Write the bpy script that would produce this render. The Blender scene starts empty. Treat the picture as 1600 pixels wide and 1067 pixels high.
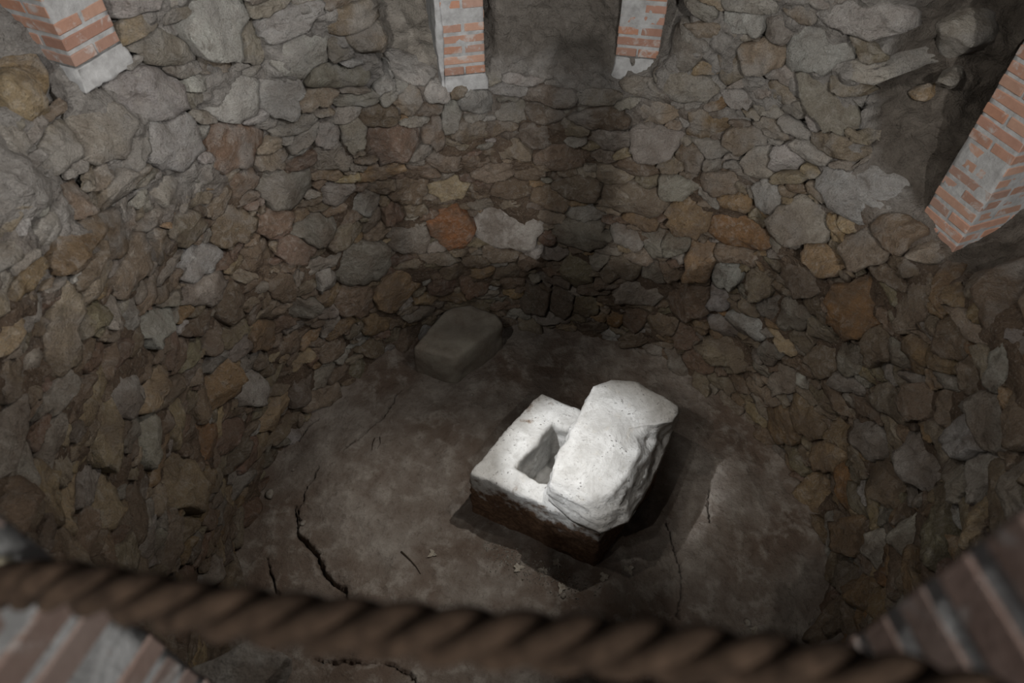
import bpy, bmesh, math, random
import numpy as np
from mathutils import Vector, Matrix

# ------------------------------------------------------------------ camera, light, exposure
scene = bpy.context.scene
COL = scene.collection
random.seed(7)
rng = np.random.default_rng(11)

cam_d = bpy.data.cameras.new('camera'); cam = bpy.data.objects.new('camera', cam_d); COL.objects.link(cam)
cam.location = (0, 0, 4.15); cam.rotation_euler = (math.radians(90 - 49.6), 0, 0)
cam_d.lens = 24.0; cam_d.sensor_width = 36.0; cam_d.clip_start = .02
cam_d.dof.use_dof = True; cam_d.dof.focus_distance = 4.4; cam_d.dof.aperture_fstop = 2.6
scene.camera = cam
vs = scene.view_settings
vs.view_transform = 'Standard'; vs.look = 'None'; vs.exposure = -0.42; vs.gamma = 1.0; vs.use_curve_mapping = False

world = bpy.data.worlds.new('world'); scene.world = world; world.use_nodes = True
world.node_tree.nodes['Background'].inputs[0].default_value = (.82, .90, 1.0, 1)
world.node_tree.nodes['Background'].inputs[1].default_value = .042

def spot(name, loc, aim, watts, angle, blend, size, col=(1, .97, .92)):
    d = bpy.data.lights.new(name, 'SPOT'); d.energy = watts; d.spot_size = math.radians(angle); d.spot_blend = blend
    d.shadow_soft_size = size; d.color = col
    o = bpy.data.objects.new(name, d); COL.objects.link(o); o.location = loc
    o.rotation_euler = (Vector(aim) - Vector(loc)).to_track_quat('-Z', 'Y').to_euler()
    return o
# ceiling spots hung above the ring of brick piers
spot('spotlight', (-1.75, 1.38, 3.75), (.38, 2.16, .62), 620, 15, .55, .02, (.94, .97, 1.0))
spot('spotlight', (-1.80, 1.30, 3.85), (1.25, 2.5, .1), 80, 25, .7, .02, (1, .93, .84))
spot('spotlight', (-1.15, .10, 4.25), (1.25, 2.6, .2), 80, 24, .7, .02, (1, .93, .84))
spot('spotlight', (1.15, 2.75, 4.8), (-.50, 1.75, 0), 380, 27, .85, .03, (1, .96, .90))
spot('spotlight', (-1.35, .55, 4.55), (1.0, 3.4, 2.3), 185, 80, .9, .04)
spot('spotlight', (1.55, .50, 4.55), (-1.45, 2.95, 2.55), 300, 60, .9, .04, (1, .98, .97))
spot('spotlight', (1.35, 2.1, 4.5), (-1.85, 1.65, 1.5), 200, 70, .9, .04, (1, .93, .84))
spot('spotlight', (-1.15, 2.0, 4.6), (2.0, 1.9, 1.7), 105, 70, .9, .04, (1, .93, .84))
spot('spotlight', (.40, -1.70, 5.6), (.0, 2.6, 1.0), 200, 66, .7, .04)
spot('floodlight', (.56, -10.6, 8.9), (0, 3.2, 1.0), 3900, 26, .4, .15, (1, .97, .93))

CX, CY = 0.10, 1.87                    # axis of the round pit

# masonry profile: angle, top of the wall face, run of the ledge per metre of rise, widest setback
TOPS = [(0, 2.12, 2.2, .9), (5, 2.08, 2.4, .9), (10, 1.92, 2.6, 1.), (14, 1.87, 2.6, 1.), (20, 1.89, 1.5, 1.2), (30, 1.97, .75, 1.2), (33.5, 2.0, .6, .9),
        (37, 2.95, .3, .2), (61, 3.0, .3, .2), (65.5, 2.32, .6, .2), (68, 2.10, .9, .22), (75, 2.08, .9, .22), (79, 2.12, .9, .22), (95, 2.10, .9, .22),
        (99, 2.09, 2.6, 1.6), (114, 2.10, 2.6, 1.6), (117.5, 2.9, .5, .4), (148, 3.1, .3, .2), (153, 2.74, 1.6, .7),
        (166, 2.74, 1.6, .7), (180, 2.75, 1.6, .7), (188, 2.55, 1.6, .7), (196, 2.28, 2., .8), (204, 2.15, 2., .8),
        (230, 2.0, 2.2, .8), (270, 2.0, 2.2, .8), (310, 1.97, 2.2, .8), (345, 2.0, 2.2, .8), (360, 2.12, 2.2, .9)]
_TA = np.array(TOPS, float)

def radius(ph, z):
    """radius of the bare masonry core at angle ph (degrees) and height z"""
    a = np.mod(ph, 360.0)
    zt = np.interp(a, _TA[:, 0], _TA[:, 1]); k = np.interp(a, _TA[:, 0], _TA[:, 2]); lim = np.interp(a, _TA[:, 0], _TA[:, 3])
    over = np.log1p(np.exp(np.clip((z - zt) / .03, -40, 40))) * .03 * k
    over = lim * (1 - np.exp(-over / lim))
    g = np.deg2rad(a)
    wob = .035 * np.sin(3 * g + 1.0) + .02 * np.sin(7 * g + .5 + z) + .02 * np.sin(2.1 * z + 2 * g)
    back = .06 * np.exp(-((a - 105) / 22.) ** 2) * np.clip(1 - z / 1.5, 0, 1)
    return 1.885 + .022 * z + wob + back + over - .05 * np.exp(-np.clip(z, 0, 9) / .06)
# stones read off the real wall: angle, height, half axes along and up the wall, colour
TRACED = [
    (105.65, 1.003, -0.151, -0.028, 0.011, -0.159, "O"), (93.29, 1.03, -0.24, 0.018, 0.001, -0.162, "P"), (115.27, 0.995, -0.147, -0.059, 0.017, -0.132, "G"), (126.39, 0.956, -0.19, -0.042, -0.002, -0.19, "G"),
    (118.96, 0.59, -0.208, 0.064, -0.041, -0.131, "X"), (122.39, 1.396, -0.098, -0.041, 0.017, -0.094, "P"), (136.09, 1.732, -0.14, -0.044, 0.015, -0.123, "G"), (134.56, 0.992, -0.074, -0.047, 0.027, -0.095, "P"),
    (135.69, 0.707, -0.061, -0.043, 0.019, -0.066, "G"), (128.93, 0.664, -0.148, -0.097, 0.031, -0.137, "B"), (113.28, 1.39, -0.104, -0.033, 0.013, -0.113, "B"), (116.9, 1.239, -0.085, -0.033, 0.012, -0.081, "R"),
    (112.59, 1.209, -0.069, -0.022, 0.007, -0.063, "B"), (105.7, 1.347, -0.118, -0.022, 0.005, -0.071, "Y"), (98.89, 1.19, -0.104, -0.004, 0.002, -0.048, "G"), (106.29, 0.621, -0.094, -0.021, 0.005, -0.078, "T"),
    (133.71, 1.373, -0.152, -0.019, -0.003, -0.086, "G"), (137.98, 1.341, -0.1, -0.019, -0.001, -0.096, "R"), (141.25, 0.908, -0.08, -0.06, 0.029, -0.082, "G"), (143.8, 1.152, -0.076, -0.058, 0.031, -0.084, "B"),
    (78.18, 1.03, -0.186, 0.018, -0.001, -0.096, "G"), (77.52, 1.199, -0.149, 0.015, -0.001, -0.053, "G"), (67.96, 1.402, -0.21, 0.05, -0.016, -0.106, "T"), (79.8, 1.403, -0.165, 0.031, -0.006, -0.077, "B"),
    (59.68, 1.583, -0.124, 0.037, -0.014, -0.066, "G"), (56.53, 1.384, -0.127, 0.047, -0.03, -0.136, "X"), (68.16, 1.076, -0.093, -0.064, 0.027, -0.059, "G"), (62.12, 1.093, -0.069, 0.022, -0.021, -0.13, "G"),
    (57.69, 1.146, -0.079, 0.031, -0.017, -0.088, "G"), (51.83, 1.076, -0.103, 0.018, -0.002, -0.175, "X"), (46.34, 1.038, -0.082, 0.052, -0.027, -0.098, "W"), (46.48, 1.376, -0.178, -0.015, 0.022, -0.135, "C"),
    (45.75, 1.218, -0.15, 0.025, 0.001, -0.072, "B"), (77.94, 0.685, -0.104, 0.046, -0.037, -0.172, "V"), (68.24, 0.805, -0.139, 0.037, -0.011, -0.092, "T"), (60.75, 0.809, -0.098, -0.022, 0.013, -0.08, "G"),
    (62.77, 0.619, -0.169, 0.042, -0.009, -0.125, "G"), (52.55, 0.683, -0.16, 0.054, -0.012, -0.173, "R"), (46.57, 0.792, -0.081, 0.018, 0.003, -0.114, "P"), (75.02, 0.336, -0.094, -0.027, 0.024, -0.145, "V"),
    (80.74, 0.334, -0.093, 0.018, -0.008, -0.146, "D"), (68.22, 0.269, -0.065, 0.02, -0.011, -0.102, "C"), (63.44, 0.305, -0.078, 0.032, -0.017, -0.126, "R"), (43.27, 0.582, -0.109, -0.019, 0.019, -0.077, "P"),
    (87.37, 0.293, -0.103, 0.017, -0.003, -0.124, "D"), (72.97, 0.848, -0.071, 0.016, -0.006, -0.054, "G"), (65.93, 1.819, -0.156, 0.027, -0.013, -0.099, "G"), (74.24, 1.777, -0.125, 0.013, -0.003, -0.076, "G"),
    (66.9, 1.997, -0.142, 0.031, -0.011, -0.061, "T"), (76.52, 1.9, -0.158, 0.014, -0.002, -0.065, "B"), (86.9, 1.882, -0.121, 0.012, -0.002, -0.062, "D"), (87.56, 1.718, -0.141, 0.015, -0.003, -0.078, "D"),
    (82.83, 1.606, -0.158, 0.025, -0.005, -0.08, "B"), (58.9, 1.78, -0.089, 0.026, -0.018, -0.082, "B"), (57.72, 1.991, -0.106, 0.029, -0.02, -0.083, "X"), (50.75, 1.965, -0.089, 0.052, -0.03, -0.061, "T"),
    (86.11, 1.987, -0.145, 0.015, -0.002, -0.052, "D"), (56.12, 2.349, -0.065, 0.016, -0.022, -0.082, "T"), (63.54, 2.363, -0.085, 0.017, -0.02, -0.093, "G"), (104.53, 1.861, -0.062, -0.01, 0.006, -0.085, "P"),
    (107.64, 1.792, -0.07, -0.014, 0.01, -0.108, "B"), (99.54, 1.947, -0.091, -0.007, 0.003, -0.066, "P"), (100.97, 1.758, -0.11, -0.011, 0.005, -0.088, "T"), (116, 1.796, -0.163, -0, -0.011, -0.123, "R"),
    (122.07, 1.891, -0.074, -0.025, 0.017, -0.088, "G"), (126.79, 1.938, -0.061, -0.022, 0.016, -0.069, "G"), (131.71, 2.074, -0.106, -0.012, 0, -0.053, "G"), (132.47, 2.251, -0.104, -0.039, 0.029, -0.106, "P"),
    (127.49, 2.418, -0.125, 0.008, -0.009, -0.08, "P"), (118.03, 2.441, -0.121, -0.027, 0.019, -0.113, "T"), (122.75, 2.259, -0.137, -0.038, 0.013, -0.063, "G"), (126.57, 1.795, -0.103, -0.04, 0.022, -0.1, "G"),
    (106.14, 2.032, -0.059, -0.009, 0.008, -0.055, "W"), (111.98, 2.002, -0.075, -0.017, 0.01, -0.068, "T"), (46.75, 2.302, -0.077, 0.027, -0.016, -0.047, "T"), (44.25, 2.245, -0.062, 0.025, -0.014, -0.037, "G"),
    (44.54, 2.564, -0.128, 0.041, -0.04, -0.106, "P"), (41.21, 2.729, -0.133, 0.043, -0.027, -0.063, "P"), (35.71, 1.701, -0.139, 0.062, -0.03, -0.12, "G"), (32.37, 1.379, -0.165, 0.009, 0.02, -0.133, "T"),
    (30.51, 1.527, -0.044, 0.071, -0.09, -0.06, "X"), (21.01, 1.444, -0.14, 0.1, -0.053, -0.174, "C"), (24.73, 1.742, -0.115, 0.022, 0.002, -0.101, "T"), (30.84, 1.068, -0.101, 0.067, -0.029, -0.133, "G"),
    (43.66, 1.72, -0.046, 0.048, -0.059, -0.069, "P"), (13.26, 1.684, -0.071, 0.073, -0.072, -0.111, "T"), (17.79, 1.905, -0.047, 0.028, -0.04, -0.026, "T"), (3.52, 2.055, -0.049, 0.051, -0.114, -0.051, "B"),
    (11.26, 1.966, -0.035, 0.05, -0.057, 0.001, "Y"), (26.61, 0.582, -0.086, 0.05, -0.012, -0.149, "G"), (18.37, 0.484, -0.037, 0.117, -0.14, -0.048, "X"), (22.3, 0.246, -0.062, 0.14, -0.102, -0.082, "X"),
    (11.01, 0.644, -0.043, 0.11, -0.093, -0.043, "X"), (6.51, 1.193, -0.028, 0.114, -0.117, 0.004, "T"), (2.96, 1.381, -0.071, 0.102, -0.053, -0.061, "B"), (6.78, 0.853, -0.03, 0.094, -0.131, -0.021, "G"),
    (356.3, 1.195, -0.051, 0.126, -0.163, -0.014, "P"), (352.74, 1.591, -0.092, 0.146, -0.074, -0.039, "P"), (350.39, 1.801, -0.059, 0.089, -0.102, -0.045, "G"), (355.37, 1.955, -0.04, 0.052, -0.08, -0.056, "P"),
    (347.11, 1.601, -0.059, 0.076, -0.08, -0.071, "P"), (10.89, 0.429, -0.086, 0.142, -0.062, -0.088, "X"), (8.07, 0.137, -0.052, 0.123, -0.137, -0.062, "X"), (358.13, 0.819, -0.064, 0.151, -0.118, -0.024, "T"),
    (169.33, 2.24, -0.075, -0.08, 0.089, -0.057, "B"), (162.12, 1.974, -0.101, -0.09, 0.051, -0.069, "B"), (156.4, 1.705, -0.113, -0.03, -0.017, -0.098, "P"), (147.35, 1.699, -0.114, -0.017, -0.013, -0.104, "B"),
    (156.95, 1.518, -0.131, -0.028, -0.022, -0.097, "G"), (170.8, 2.477, -0.048, -0.036, 0.056, -0.057, "B"), (173.81, 1.865, -0.041, -0.055, 0.09, -0.047, "G"), (156.38, 1.92, -0.111, -0.053, 0.007, -0.081, "T"),
    (154.56, 2.142, -0.149, -0.07, 0.016, -0.09, "G"), (183.58, 0.951, -0.081, -0.121, 0.104, -0.138, "Y"), (181.45, 1.673, -0.046, -0.068, 0.115, -0.065, "G"), (188.39, 1.682, -0.035, -0.048, 0.126, -0.108, "Y"),
    (182.43, 1.325, -0.041, -0.063, 0.089, -0.065, "G"), (164.28, 0.95, -0.055, -0.089, 0.137, -0.093, "X"), (157.93, 0.642, -0.101, -0.126, 0.063, -0.107, "P"), (174, 0.821, -0.065, -0.086, 0.071, -0.121, "C"),
    (151.66, 2.318, -0.138, -0.087, 0.056, -0.104, "P"), (152.11, 2.571, -0.138, -0.075, 0.054, -0.093, "P"), (138.45, 2.681, -0.132, -0.047, 0.049, -0.131, "P"), (161.05, 2.594, -0.131, -0.079, 0.079, -0.099, "G"),
    (164.43, 2.808, -0.053, -0.025, 0.084, -0.036, "Y"), (139.52, 2.341, -0.12, -0.054, 0.037, -0.105, "P"), (142.01, 2.108, -0.126, -0.069, 0.047, -0.129, "R"), (173.03, 2.72, -0.045, -0.029, 0.085, -0.048, "P"),
    (134.57, 2.543, -0.079, -0.013, 0.011, -0.091, "G"), (119.33, 1.486, -0.09, -0.006, -0.004, -0.068, "T"), (126.7, 1.537, -0.087, -0.002, -0.007, -0.084, "G"), (142.17, 1.889, -0.094, -0.01, -0.007, -0.08, "B"),
    (140.25, 1.583, -0.094, 0, -0.011, -0.072, "R"), (145.44, 1.412, -0.086, -0.011, -0.012, -0.104, "B"), (153.85, 1.297, -0.084, -0.046, 0.01, -0.12, "B"), (150.87, 0.918, -0.085, -0.084, 0.041, -0.09, "X"),
    (146.09, 0.644, -0.098, -0.02, -0.006, -0.082, "B"), (137.04, 0.385, -0.126, -0.014, -0.012, -0.087, "B"), (125.22, 0.359, -0.131, -0.015, -0.013, -0.087, "X"), (128.23, 0.145, -0.115, -0.023, -0.009, -0.071, "B"),
    (47.08, 1.879, -0.08, 0.003, 0.001, -0.086, "G"), (43.25, 1.958, -0.078, 0.007, -0.001, -0.074, "P"), (35.63, 0.985, -0.094, 0.015, 0.009, -0.09, "G"), (37.78, 0.738, -0.134, 0.02, 0.008, -0.08, "P"),
    (39.68, 0.424, -0.19, 0.076, -0.003, -0.13, "T"), (39.32, 1.117, -0.075, 0.039, -0.019, -0.108, "T"), (31.66, 0.701, -0.05, 0.086, -0.068, -0.069, "G"), (21.84, 0.953, -0.048, 0.092, -0.089, -0.075, "B"),
    (17.76, 1.11, -0.059, 0.089, -0.063, -0.078, "G"), (14.56, 1.346, -0.05, 0.085, -0.082, -0.072, "T"), (8.29, 1.542, -0.054, 0.084, -0.075, -0.067, "X"), (5.15, 1.808, -0.053, 0.069, -0.071, -0.069, "B"),
    (358.8, 1.755, -0.051, 0.067, -0.062, -0.057, "B"), (358.75, 1.511, -0.037, 0.069, -0.079, -0.037, "T"), (348.78, 0.693, -0.057, 0.107, -0.091, -0.04, "W"), (347.94, 0.991, -0.049, 0.083, -0.096, -0.056, "W"),
    (354.61, 0.423, -0.075, 0.137, -0.088, -0.062, "X"), (343.47, 0.494, -0.078, 0.169, -0.102, -0.021, "X"), (349.75, 0.249, -0.062, 0.155, -0.103, 0, "T"), (95.86, 0.735, -0.113, 0.005, 0.001, -0.075, "T"),
    (101.82, 0.441, -0.107, -0.01, 0.003, -0.083, "R"), (109.03, 0.49, -0.096, -0.03, 0.005, -0.067, "R"), (93.03, 0.446, -0.089, 0.009, -0, -0.07, "B"), (93, 1.328, -0.129, 0.008, 0, -0.061, "B"),
    (96.74, 1.45, -0.117, -0.001, 0.002, -0.069, "T"), (106.34, 1.602, -0.113, -0.021, 0.006, -0.074, "T"), (100.37, 1.528, -0.098, -0.008, 0.003, -0.056, "B"), (92.97, 1.616, -0.106, 0.004, 0, -0.064, "T"),
    (92.95, 1.857, -0.093, 0.002, 0, -0.068, "G"), (72.65, 1.532, -0.126, 0.026, -0.007, -0.055, "T"), (68.04, 1.635, -0.113, 0.026, -0.009, -0.053, "B"), (61.11, 1.715, -0.084, 0.023, -0.009, -0.042, "T"),
    (52.41, 1.676, -0.091, 0.017, -0.007, -0.068, "T"), (49.19, 1.583, -0.085, 0.021, -0.007, -0.061, "X"), (83.04, 0.822, -0.106, 0.019, -0.003, -0.06, "G"), (88.69, 0.665, -0.088, 0.013, -0.002, -0.077, "B"),
    (64.79, 0.93, -0.089, 0.027, -0.008, -0.058, "T"), (57.51, 0.866, -0.099, 0.019, -0.004, -0.084, "B"), (56.25, 0.349, -0.107, 0.006, 0.008, -0.113, "B"), (50.55, 0.327, -0.098, 0.02, 0.004, -0.097, "R"),
    (61.33, 0.115, -0.108, 0.047, -0.012, -0.063, "B"), (72.34, 0.099, -0.134, 0.031, -0.007, -0.059, "D"), (45.17, 0.178, -0.128, 0.012, 0.009, -0.082, "R"),
]

# ------------------------------------------------------------------ helpers
def hash3(i, j, k):
    n = (i * 73856093) ^ (j * 19349663) ^ (k * 83492791)
    n = (n ^ (n >> 13)) * 1274126177
    n = n & 0x7fffffff
    return ((n ^ (n >> 16)) & 0xffff) / 32767.5 - 1.0

def vnoise(p):
    p = np.asarray(p, float); f = np.floor(p).astype(np.int64); t = p - f; t = t * t * (3 - 2 * t)
    r = 0
    for a in (0, 1):
        wa = t[:, 0] if a else 1 - t[:, 0]
        for b in (0, 1):
            wb = t[:, 1] if b else 1 - t[:, 1]
            for c in (0, 1):
                wc = t[:, 2] if c else 1 - t[:, 2]
                r = r + hash3(f[:, 0] + a, f[:, 1] + b, f[:, 2] + c) * wa * wb * wc
    return r

def fbm(p, scale, octaves=4, gain=.5):
    p = np.asarray(p, float) * scale; s = 0; a = 1.0
    for o in range(octaves):
        s = s + a * vnoise(p + 17.3 * o); p = p * 2.03; a *= gain
    return s

def mesh(name, verts, faces, mat, smooth=True):
    me = bpy.data.meshes.new(name)
    me.from_pydata([tuple(v) for v in verts], [], faces)
    me.materials.append(mat)
    if smooth: me.polygons.foreach_set('use_smooth', [True] * len(me.polygons))
    me.update()
    return me

def link(name, data, parent=None, loc=None):
    o = bpy.data.objects.new(name, data); COL.objects.link(o)
    if parent is not None: o.parent = parent
    if loc is not None: o.location = loc
    return o

def tag(o, label=None, cat=None, group=None, kind=None):
    if label: o['label'] = label
    if cat: o['category'] = cat
    if group: o['group'] = group
    if kind: o['kind'] = kind
    return o

def grid_faces(nu, nv, wrap=False):
    f = []
    for i in range(nu if wrap else nu - 1):
        a = i * nv; b = ((i + 1) % nu) * nv
        f += [(a + j, b + j, b + j + 1, a + j + 1) for j in range(nv - 1)]
    return f

# ------------------------------------------------------------------ materials
class NT:
    def __init__(s, name):
        s.m = bpy.data.materials.new(name); s.m.use_nodes = True; s.t = s.m.node_tree
        s.b = s.t.nodes['Principled BSDF']; s.b.inputs['Specular IOR Level'].default_value = .25
    def n(s, typ, **kw):
        nd = s.t.nodes.new(typ)
        for k, v in kw.items(): setattr(nd, k, v)
        return nd
    def l(s, a, b): s.t.links.new(a, b)
    def pos(s):
        return s.n('ShaderNodeNewGeometry').outputs['Position']
    def noise(s, vec, scale, detail=6, rough=.6, dist=0.0):
        nd = s.n('ShaderNodeTexNoise'); nd.inputs['Scale'].default_value = scale; nd.inputs['Detail'].default_value = detail
        nd.inputs['Roughness'].default_value = rough; nd.inputs['Distortion'].default_value = dist
        if vec is not None: s.l(vec, nd.inputs['Vector'])
        return nd.outputs['Fac']
    def ramp(s, fac, lo, hi, a=0., b=1.):
        nd = s.n('ShaderNodeMapRange', clamp=True); s.l(fac, nd.inputs['Value'])
        for k, v in zip(('From Min', 'From Max', 'To Min', 'To Max'), (lo, hi, a, b)): nd.inputs[k].default_value = v
        return nd.outputs['Result']
    def mix(s, fac, a, b, blend='MIX'):
        nd = s.n('ShaderNodeMix', data_type='RGBA', blend_type=blend)
        for sock, v in ((nd.inputs[0], fac), (nd.inputs[6], a), (nd.inputs[7], b)):
            if hasattr(v, 'links'): s.l(v, sock)
            elif isinstance(v, (int, float)): sock.default_value = v
            else: sock.default_value = (*v, 1)
        return nd.outputs[2]
    def mul(s, a, b, op='MULTIPLY'):
        nd = s.n('ShaderNodeMath', operation=op)
        for sock, v in zip(nd.inputs, (a, b)):
            if hasattr(v, 'links'): s.l(v, sock)
            else: sock.default_value = v
        return nd.outputs[0]
    def z(s, vec):
        nd = s.n('ShaderNodeSeparateXYZ'); s.l(vec, nd.inputs[0]); return nd.outputs[2]
    def bump(s, height, strength, dist, prev=None):
        nd = s.n('ShaderNodeBump'); nd.inputs['Strength'].default_value = strength; nd.inputs['Distance'].default_value = dist
        s.l(height, nd.inputs['Height'])
        if prev is not None: s.l(prev, nd.inputs['Normal'])
        return nd.outputs['Normal']
    def done(s, col, rough, normal=None):
        if hasattr(col, 'links'): s.l(col, s.b.inputs['Base Color'])
        else: s.b.inputs['Base Color'].default_value = (*col, 1)
        if hasattr(rough, 'links'): s.l(rough, s.b.inputs['Roughness'])
        else: s.b.inputs['Roughness'].default_value = rough
        if normal is not None: s.l(normal, s.b.inputs['Normal'])
        return s.m

MUD = (.128, .091, .064); MORTAR = (.30, .287, .27)

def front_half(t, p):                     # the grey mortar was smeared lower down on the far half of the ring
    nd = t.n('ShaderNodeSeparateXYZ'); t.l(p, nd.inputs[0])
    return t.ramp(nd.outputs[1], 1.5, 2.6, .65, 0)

def mat_stone():
    t = NT('rubble_stone'); p = t.pos(); info = t.n('ShaderNodeObjectInfo'); c = info.outputs['Color']
    n1 = t.noise(p, 9, 6, .65, .4); n2 = t.noise(p, 38, 6, .7); n3 = t.noise(p, 150, 3, .6); n4 = t.noise(p, 4.0, 4, .6)
    n5 = t.noise(p, 16, 7, .7, .8)
    c = t.mix(t.ramp(n1, .35, .65, .45, 0), c, MUD)
    c = t.mix(t.ramp(n5, .50, .70, 0, .7), c, t.mix(.5, c, (.58, .56, .52)))
    c = t.mix(t.ramp(n5, .32, .44, .55, 0), c, (.085, .062, .045))
    c = t.mix(t.ramp(n2, .55, .72, 0, .5), c, (.40, .38, .34))
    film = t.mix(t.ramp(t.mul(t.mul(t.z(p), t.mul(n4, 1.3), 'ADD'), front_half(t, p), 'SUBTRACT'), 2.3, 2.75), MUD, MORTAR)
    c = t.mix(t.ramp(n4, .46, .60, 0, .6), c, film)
    c = t.mix(t.ramp(n3, .35, .6, .25, 0), c, (.05, .04, .03))
    nb = t.bump(n1, .8, .05); nb = t.bump(n5, .8, .03, nb); nb = t.bump(n2, .8, .016, nb); nb = t.bump(n3, .5, .006, nb)
    t.b.inputs['Specular IOR Level'].default_value = .4
    return t.done(c, t.ramp(n5, .35, .65, .42, .9), nb)

def mat_core():
    t = NT('mud_mortar'); p = t.pos()
    n1 = t.noise(p, 3.2, 5, .6, .3); n2 = t.noise(p, 17, 6, .65, .4); n3 = t.noise(p, 80, 5, .65)
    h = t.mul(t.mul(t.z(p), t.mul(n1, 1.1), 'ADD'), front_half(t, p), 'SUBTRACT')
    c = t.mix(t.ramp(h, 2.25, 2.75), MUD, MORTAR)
    c = t.mix(t.ramp(n2, .35, .7, .5, 0), c, (.06, .045, .033))
    c = t.mix(t.ramp(n3, .55, .72, 0, .45), c, (.40, .37, .33))
    n6 = t.noise(p, 6, 6, .65, .4)
    for an, a, b_ in (('bank', (.085, .072, .06), (.155, .135, .115)), ('dust', (.24, .215, .185), (.36, .33, .29)), ('plaster', (.13, .115, .10), (.20, .182, .162))):
        c = t.mix(t.n('ShaderNodeAttribute', attribute_name=an).outputs['Fac'], c, t.mix(t.ramp(n6, .36, .66), a, b_))
    nb = t.bump(n6, .6, .05); nb = t.bump(n2, .9, .05, nb); nb = t.bump(n3, .6, .012, nb)
    return t.done(c, .95, nb)

def mat_floor():
    t = NT('packed_earth'); p = t.pos()
    n1 = t.noise(p, 1.3, 4, .55, .3); n2 = t.noise(p, 8, 6, .65, .2); n3 = t.noise(p, 55, 6, .7); n4 = t.noise(p, 190, 3, .6)
    c = t.mix(t.ramp(n1, .40, .62), (.135, .100, .078), (.235, .205, .178))
    c = t.mix(t.ramp(n2, .50, .66, 0, .7), c, (.33, .30, .265))
    c = t.mix(t.ramp(t.noise(p, 26, 6, .75, .5), .56, .64, 0, .5), c, (.085, .066, .05))
    c = t.mix(t.ramp(n2, .28, .46, .55, 0), c, (.10, .066, .048))
    c = t.mix(t.ramp(n3, .60, .70, 0, .5), c, (.07, .05, .04))
    c = t.mix(t.ramp(n4, .68, .74, 0, .5), c, (.42, .39, .35))
    nb = t.bump(n2, .6, .04); nb = t.bump(n3, .8, .012, nb)
    return t.done(c, .92, nb)

def mat_limestone(name, dirt):
    t = NT(name); p = t.pos()
    n1 = t.noise(p, 7, 6, .65, .5); n2 = t.noise(p, 32, 6, .7, .3); n3 = t.noise(p, 60, 2, .5); n4 = t.noise(p, 11, 5, .6)
    c = t.mix(t.ramp(n1, .35, .68), (.50, .49, .47), (.74, .735, .72))
    c = t.mix(t.ramp(n2, .30, .46, .55, 0), c, (.33, .31, .29))
    c = t.mix(t.mul(t.ramp(n3, .64, .70, 0, .8), t.ramp(n1, .42, .6)), c, (.07, .06, .055))
    c = t.mix(t.ramp(t.noise(p, 14, 7, .75, 1.0), .60, .68, 0, .5), c, (.30, .285, .265))
    c = t.mix(t.ramp(n4, .6, .75, 0, .35), c, (.60, .52, .40))
    if dirt:
        h = t.mul(t.z(p), t.mul(n4, -.7), 'ADD')
        d = t.mix(t.ramp(n2, .4, .65), (.10, .058, .036), (.22, .135, .085))
        c = t.mix(t.mul(t.ramp(h, -.02, .09, 1, 0), t.n('ShaderNodeAttribute', attribute_name='soiled').outputs['Fac']), c, d)
    nb = t.bump(n1, .5, .03); nb = t.bump(n2, .5, .01, nb)
    return t.done(c, .9, nb)

def mat_block():
    t = NT('dull_grey_stone'); p = t.pos()
    n1 = t.noise(p, 5, 5, .6, .3); n2 = t.noise(p, 35, 6, .7)
    c = t.mix(t.ramp(n1, .38, .65), (.17, .142, .115), (.26, .24, .20))
    c = t.mix(t.ramp(n2, .55, .75, 0, .5), c, (.32, .29, .23))
    nb = t.bump(n1, .4, .03); nb = t.bump(n2, .5, .008, nb)
    return t.done(c, .9, nb)

def mat_brick():
    t = NT('fired_brick'); p = t.pos(); c = t.n('ShaderNodeObjectInfo').outputs['Color']
    n1 = t.noise(p, 22, 5, .65, .3); n2 = t.noise(p, 120, 4, .6)
    c = t.mix(t.ramp(n1, .35, .7), t.mix(.25, c, (.12, .06, .045)), c)
    c = t.mix(t.ramp(t.noise(p, 13, 5, .7, .5), .54, .66, 0, .8), c, (.46, .45, .44))
    nb = t.bump(n1, .3, .006); nb = t.bump(n2, .3, .002, nb)
    return t.done(c, .9, nb)

def mat_joint():
    t = NT('grey_cement'); p = t.pos()
    n1 = t.noise(p, 18, 6, .65); n2 = t.noise(p, 90, 4, .6)
    c = t.mix(t.ramp(n1, .35, .7), (.30, .30, .30), (.47, .475, .48))
    nb = t.bump(n1, .6, .012); nb = t.bump(n2, .4, .003, nb)
    return t.done(c, .95, nb)

def mat_rope():
    t = NT('brown_hemp'); p = t.pos()
    n1 = t.noise(p, 60, 5, .6); n2 = t.noise(p, 400, 3, .6)
    c = t.mix(t.ramp(n1, .35, .7), (.026, .016, .010), (.070, .045, .030))
    return t.done(c, .95, t.bump(n2, .5, .002))

def mat_plain(name, a, b, scale=40, rough=.9):
    t = NT(name); n1 = t.noise(t.pos(), scale, 4, .6)
    return t.done(t.mix(t.ramp(n1, .35, .7), a, b), rough, t.bump(n1, .3, .004))

M_STONE = mat_stone(); M_CORE = mat_core(); M_FLOOR = mat_floor(); M_BLOCK = mat_block(); M_BRICK = mat_brick(); M_JOINT = mat_joint()
M_CHEST = mat_limestone('chalky_limestone_chest', True); M_LID = mat_limestone('chalky_limestone_lid', False); M_ROPE = mat_rope()
M_LEAF = mat_plain('dry_leaf', (.40, .37, .32), (.26, .22, .17)); M_TWIG = mat_plain('dark_twig', (.03, .022, .016), (.07, .05, .035))
M_BRASS = mat_plain('pale_brass', (.62, .56, .40), (.75, .70, .55), 60, .45)
M_PEBBLE = mat_plain('pebble', (.30, .28, .25), (.16, .13, .10), 50)

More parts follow.
